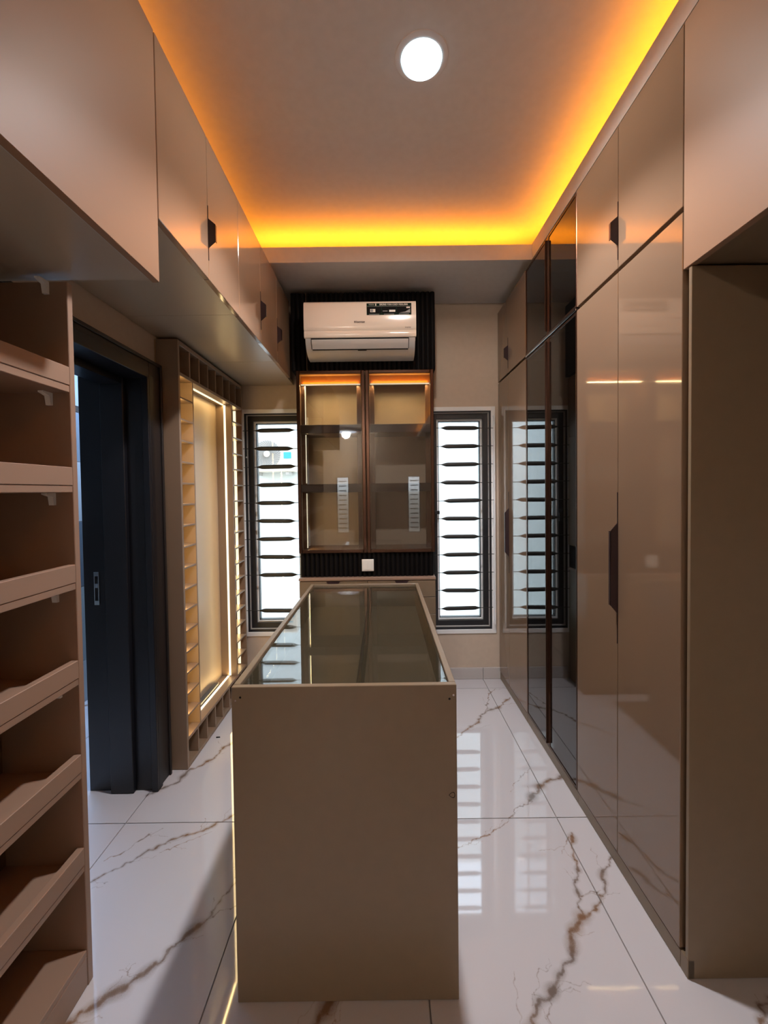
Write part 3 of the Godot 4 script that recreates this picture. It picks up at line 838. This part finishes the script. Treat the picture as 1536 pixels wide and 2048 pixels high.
func centre_unit() -> void:
	var x0 := -0.572
	var x1 := 0.342
	# drawer chest
	var zf := -2.852
	var t := thing("drawer_chest", "taupe drawer chest between the two windows, under the glass display cabinet", "drawer chest", Vector3(-0.115, 0, -3.0))
	slab(t, "body", Vector3(x0 + 0.004, 0.06, ZB + 0.016), Vector3(x1 - 0.002, 0.806, zf - 0.02), M.carcass)
	slab(t, "plinth", Vector3(x0 + 0.006, 0.001, ZB + 0.016), Vector3(x1 - 0.004, 0.06, zf - 0.04), M.carcass)
	slab(t, "countertop", Vector3(x0, 0.8065, ZB + 0.003), Vector3(x1, 0.824, zf + 0.004), M.carcass_edge, 0.002)
	var ys := [0.804, 0.690, 0.574, 0.458, 0.262, 0.064]
	for k in 5:
		for e in [[x0 + 0.004, -0.1155], [-0.1125, x1 - 0.002]]:
			var d := slab(t, "drawer", Vector3(e[0], ys[k + 1] + 0.0015, zf - 0.019), Vector3(e[1], ys[k] - 0.0015, zf), M.carcass)
			var xc: float = (e[0] + e[1]) / 2.0
			var h := PackedVector2Array([Vector2(-0.045, 0), Vector2(0.045, 0), Vector2(0.03, -0.022), Vector2(-0.03, -0.022)])
			put(d, "handle", prism(h, 0.0, 0.012, 2), M.handle_dark, Vector3(xc, ys[k] - 0.002, zf))
	# lower and upper fluted panels
	var f := thing("fluted_panel", "low black fluted wall strip behind the white socket, above the drawer chest", "wall panel", Vector3(-0.115, 0.826, -2.95))
	flutes(f, -0.566, 0.334, 0.826, 0.986, -2.905)
	var g := thing("fluted_panel", "large black fluted wall panel behind the air conditioner", "wall panel", Vector3(-0.12, 2.212, -2.95))
	flutes(g, -0.604, 0.358, 2.212, 2.722, -2.905)
	slab(g, "corner_strip", Vector3(-0.5005, 2.212, -2.904), Vector3(-0.4985, 2.722, -2.888), M.carcass)
	# display cabinet with two bronze framed glass doors
	var zc := -2.90
	var c := thing("display_cabinet", "wall display cabinet with two bronze framed tinted glass doors and lit shelves", "cabinet", Vector3(-0.115, 0.989, -3.02))
	var a := -0.572
	var b := 0.342
	slab(c, "side_panel", Vector3(a, 0.989, ZB + 0.002), Vector3(a + 0.018, 2.205, zc), M.inner)
	slab(c, "side_panel", Vector3(b - 0.018, 0.989, ZB + 0.002), Vector3(b, 2.205, zc), M.inner)
	slab(c, "top_panel", Vector3(a + 0.018, 2.187, ZB + 0.002), Vector3(b - 0.018, 2.205, zc), M.inner)
	slab(c, "bottom_panel", Vector3(a + 0.018, 0.989, ZB + 0.002), Vector3(b - 0.018, 1.007, zc), M.inner)
	slab(c, "back_panel", Vector3(a + 0.018, 1.007, ZB + 0.002), Vector3(b - 0.018, 2.187, ZB + 0.010), M.panel_beige)
	slab(c, "partition", Vector3(-0.145, 1.007, ZB + 0.010), Vector3(-0.085, 2.187, zc - 0.004), M.inner)
	for y in [1.795, 1.395]:
		for e in [[a + 0.018, -0.145], [-0.085, b - 0.018]]:
			slab(c, "shelf", Vector3(e[0], y, ZB + 0.010), Vector3(e[1], y + 0.058, zc - 0.012), M.dark_inner, 0.002)
	for e in [[a, -0.1165], [-0.1115, b]]:
		var u := 0.022
		var d := slabs(c, "door", [[Vector3(e[0], 0.987, zc + 0.001), Vector3(e[0] + u, 2.207, zc + 0.021)], [Vector3(e[1] - u, 0.987, zc + 0.001), Vector3(e[1], 2.207, zc + 0.021)], [Vector3(e[0] + u, 2.207 - u, zc + 0.001), Vector3(e[1] - u, 2.207, zc + 0.021)], [Vector3(e[0] + u, 0.987, zc + 0.001), Vector3(e[1] - u, 0.987 + u, zc + 0.021)]], M.bronze, 0.003)
		slab(d, "pane", Vector3(e[0] + u - 0.002, 0.987 + u - 0.002, zc + 0.009), Vector3(e[1] - u + 0.002, 2.207 - u + 0.002, zc + 0.014), M.bronze_glass, 0.0)
	for e in [[a + 0.018, -0.145], [-0.085, b - 0.018]]:
		slab(c, "glow_tinted_valance", Vector3(e[0], 2.132, -2.99), Vector3(e[1], 2.187, -2.945), M.glow_tinted_valance)
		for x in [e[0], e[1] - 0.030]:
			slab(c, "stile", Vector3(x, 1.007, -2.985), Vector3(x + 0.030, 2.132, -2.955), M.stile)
		slab(c, "led_strip", Vector3(e[0] + 0.004, 2.124, -2.944), Vector3(e[1] - 0.004, 2.131, -2.934), M.led_warm, 0.0)
		area_light("display_light", Vector3((e[0] + e[1]) / 2.0, 2.121, -2.939), Vector3(-90, 0, 0), Vector2(0.38, 0.01), c8(255, 216, 150), 0.22)
		area_light("display_light", Vector3((e[0] + e[1]) / 2.0, 2.134, -2.937), Vector3(90, 0, 0), Vector2(0.38, 0.01), c8(255, 190, 90), 0.10)  # upward light of the strip, tinted amber to warm the board above
	for y in [[1.015, 1.39], [1.46, 1.79], [1.86, 2.12]]:
		slab(c, "led_strip", Vector3(a + 0.044, y[0], -2.9545), Vector3(a + 0.050, y[1], -2.948), M.led_warm, 0.0)
		area_light("display_light", Vector3(a + 0.054, (y[0] + y[1]) / 2.0, -2.951), Vector3(0, -90, 0), Vector2(0.01, y[1] - y[0]), c8(255, 216, 150), 0.05)
	# switched socket
	var s := thing("wall_socket", "square white wall switch plate on the black fluted strip", "switch", Vector3(-0.111, 0.905, -2.87))
	slab(s, "plate", Vector3(-0.151, 0.863, -2.888), Vector3(-0.071, 0.943, -2.878), M.plastic, 0.003)
	slab(s, "rocker", Vector3(-0.137, 0.872, -2.878), Vector3(-0.112, 0.934, -2.8745), M.plastic, 0.002)
	slab(s, "rocker", Vector3(-0.110, 0.872, -2.878), Vector3(-0.085, 0.934, -2.8745), M.plastic, 0.002)

func flutes(root: Node3D, x0: float, x1: float, y0: float, y1: float, z: float) -> void:
	slab(root, "backing", Vector3(x0, y0, ZB + 0.002), Vector3(x1, y1, z), M.fluted, 0.0)
	var n := int(round((x1 - x0) / 0.032))
	var step := (x1 - x0) / n
	var poly := PackedVector2Array()
	for k in 9:
		var t := PI * k / 8.0
		poly.append(Vector2(-cos(t) * step * 0.46, sin(t) * 0.015))
	var m := prism(poly, -(y1 - y0) / 2.0, (y1 - y0) / 2.0, 1, true)
	for k in n:
		put(root, "slat", m, M.fluted, Vector3(x0 + step * (k + 0.5), (y0 + y1) / 2.0, z))


func island() -> void:
	var x0 := -0.417
	var x1 := 0.190
	var za := -1.145
	var zb := -2.43
	var h := 0.877
	var t := thing("wardrobe_island", "taupe island cabinet with a glass top in the middle of the floor", "island", Vector3(-0.114, 0, -1.79))
	slab(t, "end_panel", Vector3(x0, 0.001, za - 0.018), Vector3(x1, h, za), M.carcass)
	slab(t, "end_panel", Vector3(x0, 0.001, zb), Vector3(x1, h, zb + 0.018), M.carcass)
	slab(t, "side_panel", Vector3(x0, 0.001, zb + 0.0185), Vector3(x0 + 0.018, h, za - 0.0185), M.carcass)
	slab(t, "side_panel", Vector3(x1 - 0.018, 0.001, zb + 0.0185), Vector3(x1, h, za - 0.0185), M.carcass)
	slab(t, "tray", Vector3(x0 + 0.018, 0.735, zb + 0.018), Vector3(x1 - 0.018, 0.75, za - 0.018), M.carcass)
	slab(t, "divider", Vector3(-0.085, 0.75, zb + 0.018), Vector3(-0.073, 0.858, za - 0.018), M.dark_inner)
	slab(t, "bottom_panel", Vector3(x0 + 0.018, 0.05, zb + 0.018), Vector3(x1 - 0.018, 0.068, za - 0.018), M.carcass)
	slab(t, "top_pane", Vector3(x0 + 0.020, 0.860, zb + 0.020), Vector3(-0.080, 0.868, za - 0.020), M.island_glass, 0.0)
	slab(t, "top_pane", Vector3(-0.078, 0.860, zb + 0.020), Vector3(x1 - 0.020, 0.868, za - 0.020), M.island_glass, 0.0)
	for p in [[-0.393, 0.849, true], [-0.407, 0.840, false], [0.171, 0.838, true], [0.182, 0.848, false]]:
		var dark: bool = p[2]
		put(t, "screw_hole" if dark else "screw", lathe([Vector2(0.0001, 0.0006), Vector2(0.0028, 0.0005), Vector2(0.0032, 0)], 10), M.dark_print if dark else M.chrome, Vector3(p[0], p[1], za)).rotation_degrees = Vector3(90, 0, 0)
	# a loop of pen drawn near the right edge
	var st := SurfaceTool.new()
	st.begin(Mesh.PRIMITIVE_TRIANGLES)
	for k in 12:
		var q := PackedVector2Array()
		for e in [[k, 1.0], [k + 1, 1.0], [k + 1, 0.82], [k, 0.82]]:
			var an: float = TAU * e[0] / 12.0
			q.append(Vector2(cos(an) * 0.0085, sin(an) * 0.0075 + 0.0022 * sin(2.0 * an)) * e[1])
		add_prism(st, q, 0.0, 0.0004, 2)
	put(t, "pen_mark", st.commit(), M.dark_print, Vector3(0.1755, 0.574, za))


func air_conditioner() -> void:
	var t := thing("air_conditioner", "white split air conditioner with a dark sticker on the black fluted panel", "air conditioner", Vector3(-0.13, 2.26, -2.8))
	var x0 := -0.482
	var x1 := 0.217
	# side profile: (z, y)
	var body := PackedVector2Array([Vector2(-2.889, 2.265), Vector2(-2.889, 2.58), Vector2(-2.76, 2.586), Vector2(-2.725, 2.578), Vector2(-2.716, 2.56), Vector2(-2.712, 2.40), Vector2(-2.714, 2.36), Vector2(-2.722, 2.33), Vector2(-2.745, 2.30), Vector2(-2.79, 2.272), Vector2(-2.84, 2.263)])
	put(t, "body", prism(body, x0 + 0.006, x1 - 0.006, 0, true), M.ac_grey, Vector3.ZERO)
	var front := PackedVector2Array([Vector2(-2.78, 2.589), Vector2(-2.74, 2.590), Vector2(-2.715, 2.583), Vector2(-2.704, 2.568), Vector2(-2.699, 2.50), Vector2(-2.698, 2.425), Vector2(-2.702, 2.408), Vector2(-2.707, 2.402), Vector2(-2.703, 2.396), Vector2(-2.702, 2.372), Vector2(-2.708, 2.362), Vector2(-2.7225, 2.361), Vector2(-2.7225, 2.568), Vector2(-2.78, 2.580)])
	put(t, "front_panel", prism(front, x0, x1, 0, true), M.ac_white, Vector3.ZERO)
	for x in [x0, x1]:
		var cap := PackedVector2Array([Vector2(-2.888, 2.362), Vector2(-2.888, 2.582), Vector2(-2.781, 2.588), Vector2(-2.781, 2.362)])
		put(t, "end_cap", prism(cap, x, x + (0.012 if x < 0.0 else -0.012), 0), M.ac_white, Vector3.ZERO)
	var lv := PackedVector2Array([Vector2(-2.7215, 2.350), Vector2(-2.7135, 2.352), Vector2(-2.716, 2.336), Vector2(-2.724, 2.322), Vector2(-2.741, 2.3005), Vector2(-2.746, 2.304), Vector2(-2.730, 2.324), Vector2(-2.7235, 2.336)])
	put(t, "louver", prism(lv, -0.437, 0.168, 0, true), M.ac_grey, Vector3.ZERO)
	slab(t, "outlet_gap", Vector3(-0.441, 2.3535, -2.7185), Vector3(0.172, 2.3585, -2.7105), M.dark_print, 0.0)
	for x in [-0.4395, 0.1705]:
		put(t, "outlet_gap", prism(lv, x - 0.0016, x + 0.0016, 0), M.dark_print, Vector3(0, 0, 0.0006))
	slab(t, "outlet_gap", Vector3(-0.436, 2.296, -2.750), Vector3(0.168, 2.2995, -2.7405), M.dark_print, 0.0)
	# promotional sticker with a heading and three pictures
	var z := -2.6985
	var s := slab(t, "sticker", Vector3(-0.090, 2.493, -2.7015), Vector3(0.188, 2.566, -2.6985), M.green_print, 0.001)
	slab(s, "rule", Vector3(-0.088, 2.5455, z), Vector3(0.186, 2.547, z + 0.0006), M.print_grey, 0.0)
	for k in 3:
		var xa := -0.087 + 0.0925 * k
		slab(s, "picture", Vector3(xa, 2.503, z), Vector3(xa + 0.087, 2.544, z + 0.0005), M.dark_print, 0.0)
		slab(s, "caption", Vector3(xa + 0.012, 2.4965, z), Vector3(xa + 0.075, 2.4995, z + 0.0006), M.print_grey, 0.0)
	slab(s, "drawing", Vector3(-0.068, 2.511, z + 0.0005), Vector3(-0.036, 2.530, z + 0.0008), M.print_white, 0.0)
	put(s, "drawing", lathe([Vector2(0.0001, 0.0011), Vector2(0.0085, 0.0011), Vector2(0.0085, 0)], 14), M.print_grey, Vector3(-0.057, 2.5205, z + 0.0005)).rotation_degrees = Vector3(90, 0, 0)
	slab(s, "drawing", Vector3(0.050, 2.512, z + 0.0005), Vector3(0.088, 2.524, z + 0.0008), M.print_white, 0.0)
	slab(s, "drawing", Vector3(0.010, 2.515, z + 0.0005), Vector3(0.040, 2.519, z + 0.0008), M.print_grey, 0.0)
	slab(s, "drawing", Vector3(0.157, 2.534, z + 0.0005), Vector3(0.179, 2.542, z + 0.0008), M.print_white, 0.0)
	put(s, "drawing", prism(PackedVector2Array([Vector2(0.112, 2.506), Vector2(0.180, 2.506), Vector2(0.180, 2.530), Vector2(0.150, 2.512)]), z + 0.0005, z + 0.0008, 2), M.print_grey, Vector3.ZERO)
	lettering(s, "heading", "BRING YOU COZY FEELING", 0.0105, Vector3(0.078, 2.557, z + 0.0006), M.print_white, true)
	lettering(s, "logo", "Hisense", 0.007, Vector3(-0.060, 2.557, z + 0.0006), M.print_white)
	slab(s, "drawing", Vector3(-0.036, 2.550, z), Vector3(-0.030, 2.563, z + 0.0006), M.print_white, 0.0)
	lettering(t, "logo", "Hisense", 0.0135, Vector3(-0.136, 2.452, -2.6972), M.dark_print, true)
	lettering(t, "lettering", "Inverter", 0.008, Vector3(0.166, 2.4165, -2.6985), M.dark_print)
	slab(t, "print_mark", Vector3(-0.150, 2.2925, -2.7535), Vector3(-0.095, 2.2955, -2.7475), M.dark_print, 0.0)


func lamps() -> void:
	var d := thing("downlight", "bright round recessed downlight in the raised ceiling", "downlight", Vector3(0.158, 2.96, -1.6))
	put(d, "bezel", lathe([Vector2(0.074, 0.0), Vector2(0.097, 0.0), Vector2(0.096, -0.003), Vector2(0.080, -0.006), Vector2(0.0755, -0.006), Vector2(0.0755, 0.0)], 40), M.ceiling_paint, Vector3(0.158, CEIL, -1.6))
	put(d, "reflector", lathe([Vector2(0.066, -0.023), Vector2(0.072, -0.018), Vector2(0.075, -0.006)], 40), M.lens_rim, Vector3(0.158, CEIL, -1.6))
	var rings := [Vector2(0.0001, -0.022), Vector2(0.02, -0.022)]
	for k in 4:
		var r := 0.02 + 0.010 * k
		rings.append_array([Vector2(r + 0.002, -0.0195), Vector2(r + 0.010, -0.021)])
	rings.append(Vector2(0.066, -0.023))
	put(d, "lens", lathe(rings, 40), M.lens, Vector3(0.158, CEIL, -1.6))
	var g := "cove light strips"
	tag(slab(self, "led_strip", Vector3(0.978, SOFF + 0.0205, -2.65), Vector3(0.990, SOFF + 0.078, 5.5), M.led_amber, 0.0), "amber LED strip hidden in the cove along the right side", "LED strip", g)
	tag(slab(self, "led_strip", Vector3(-0.951, SOFF + 0.0205, -2.55), Vector3(-0.939, SOFF + 0.078, 0.55), M.led_amber, 0.0), "amber LED strip hidden in the cove along the left side", "LED strip", g)
	tag(slab(self, "led_strip", Vector3(-0.845, SOFF + 0.0205, -2.706), Vector3(0.905, SOFF + 0.078, -2.694), M.led_amber, 0.0), "amber LED strip hidden in the cove across the far end", "LED strip", g)
	room(slab(self, "unseen_panel_bathroom", Vector3(-1.92, 2.452, -2.7), Vector3(-1.52, 2.499, -2.3), M.unseen_bath_panel, 0.004))  # unseen glowing panel, source for the cool light from the bathroom
	var r := thing("ceiling_lamp", "white round ceiling lamp seen only as a reflection in the left glass door", "lamp", Vector3(-0.93, 2.93, 5.2))
	put(r, "body", lathe([Vector2(0.0001, 0.0), Vector2(0.30, 0.0), Vector2(0.30, -0.05), Vector2(0.27, -0.06)], 32), M.white, Vector3(-0.93, CEIL, 5.2))
	put(r, "diffuser", lathe([Vector2(0.27, -0.06), Vector2(0.20, -0.075), Vector2(0.19, -0.06), Vector2(0.12, -0.075), Vector2(0.11, -0.06), Vector2(0.0001, -0.07)], 32), M.ring_lamp, Vector3(-0.93, CEIL, 5.2))
	var o := OmniLight3D.new()
	o.name = "out_of_view_lamp_light"
	o.position = Vector3(-0.93, 2.86, 5.2)
	o.omni_range = 14.0
	o.omni_attenuation = 2.0
	o.light_color = Color(1.0, 0.97, 0.92)
	o.light_energy = 4.0  # lamp is out of view behind; strength set to lift the whole room
	o.light_size = 0.1
	o.shadow_enabled = true
	add_child(o)


func small_things() -> void:
	var c := prism(PackedVector2Array([Vector2(-0.012, -0.003), Vector2(0.009, -0.004), Vector2(0.012, 0.001), Vector2(-0.010, 0.004)]), 0.0002, 0.004, 1)
	tag(put(self, "offcut", c, M.dark_print, Vector3(-0.965, 0, -2.43)), "tiny dark sliver lying on the white floor in front of the cubby tower", "offcut")
	# plain panel added out of view on the near side, darkening the niche
	room(slabs(self, "added_niche_panel", [[Vector3(XR + 0.005, 0.001, -0.16), Vector3(1.455, 2.005, -0.14)], [Vector3(XR + 0.005, 0.001, -0.14), Vector3(XR + 0.025, 2.005, 0.45)]], M.carcass))
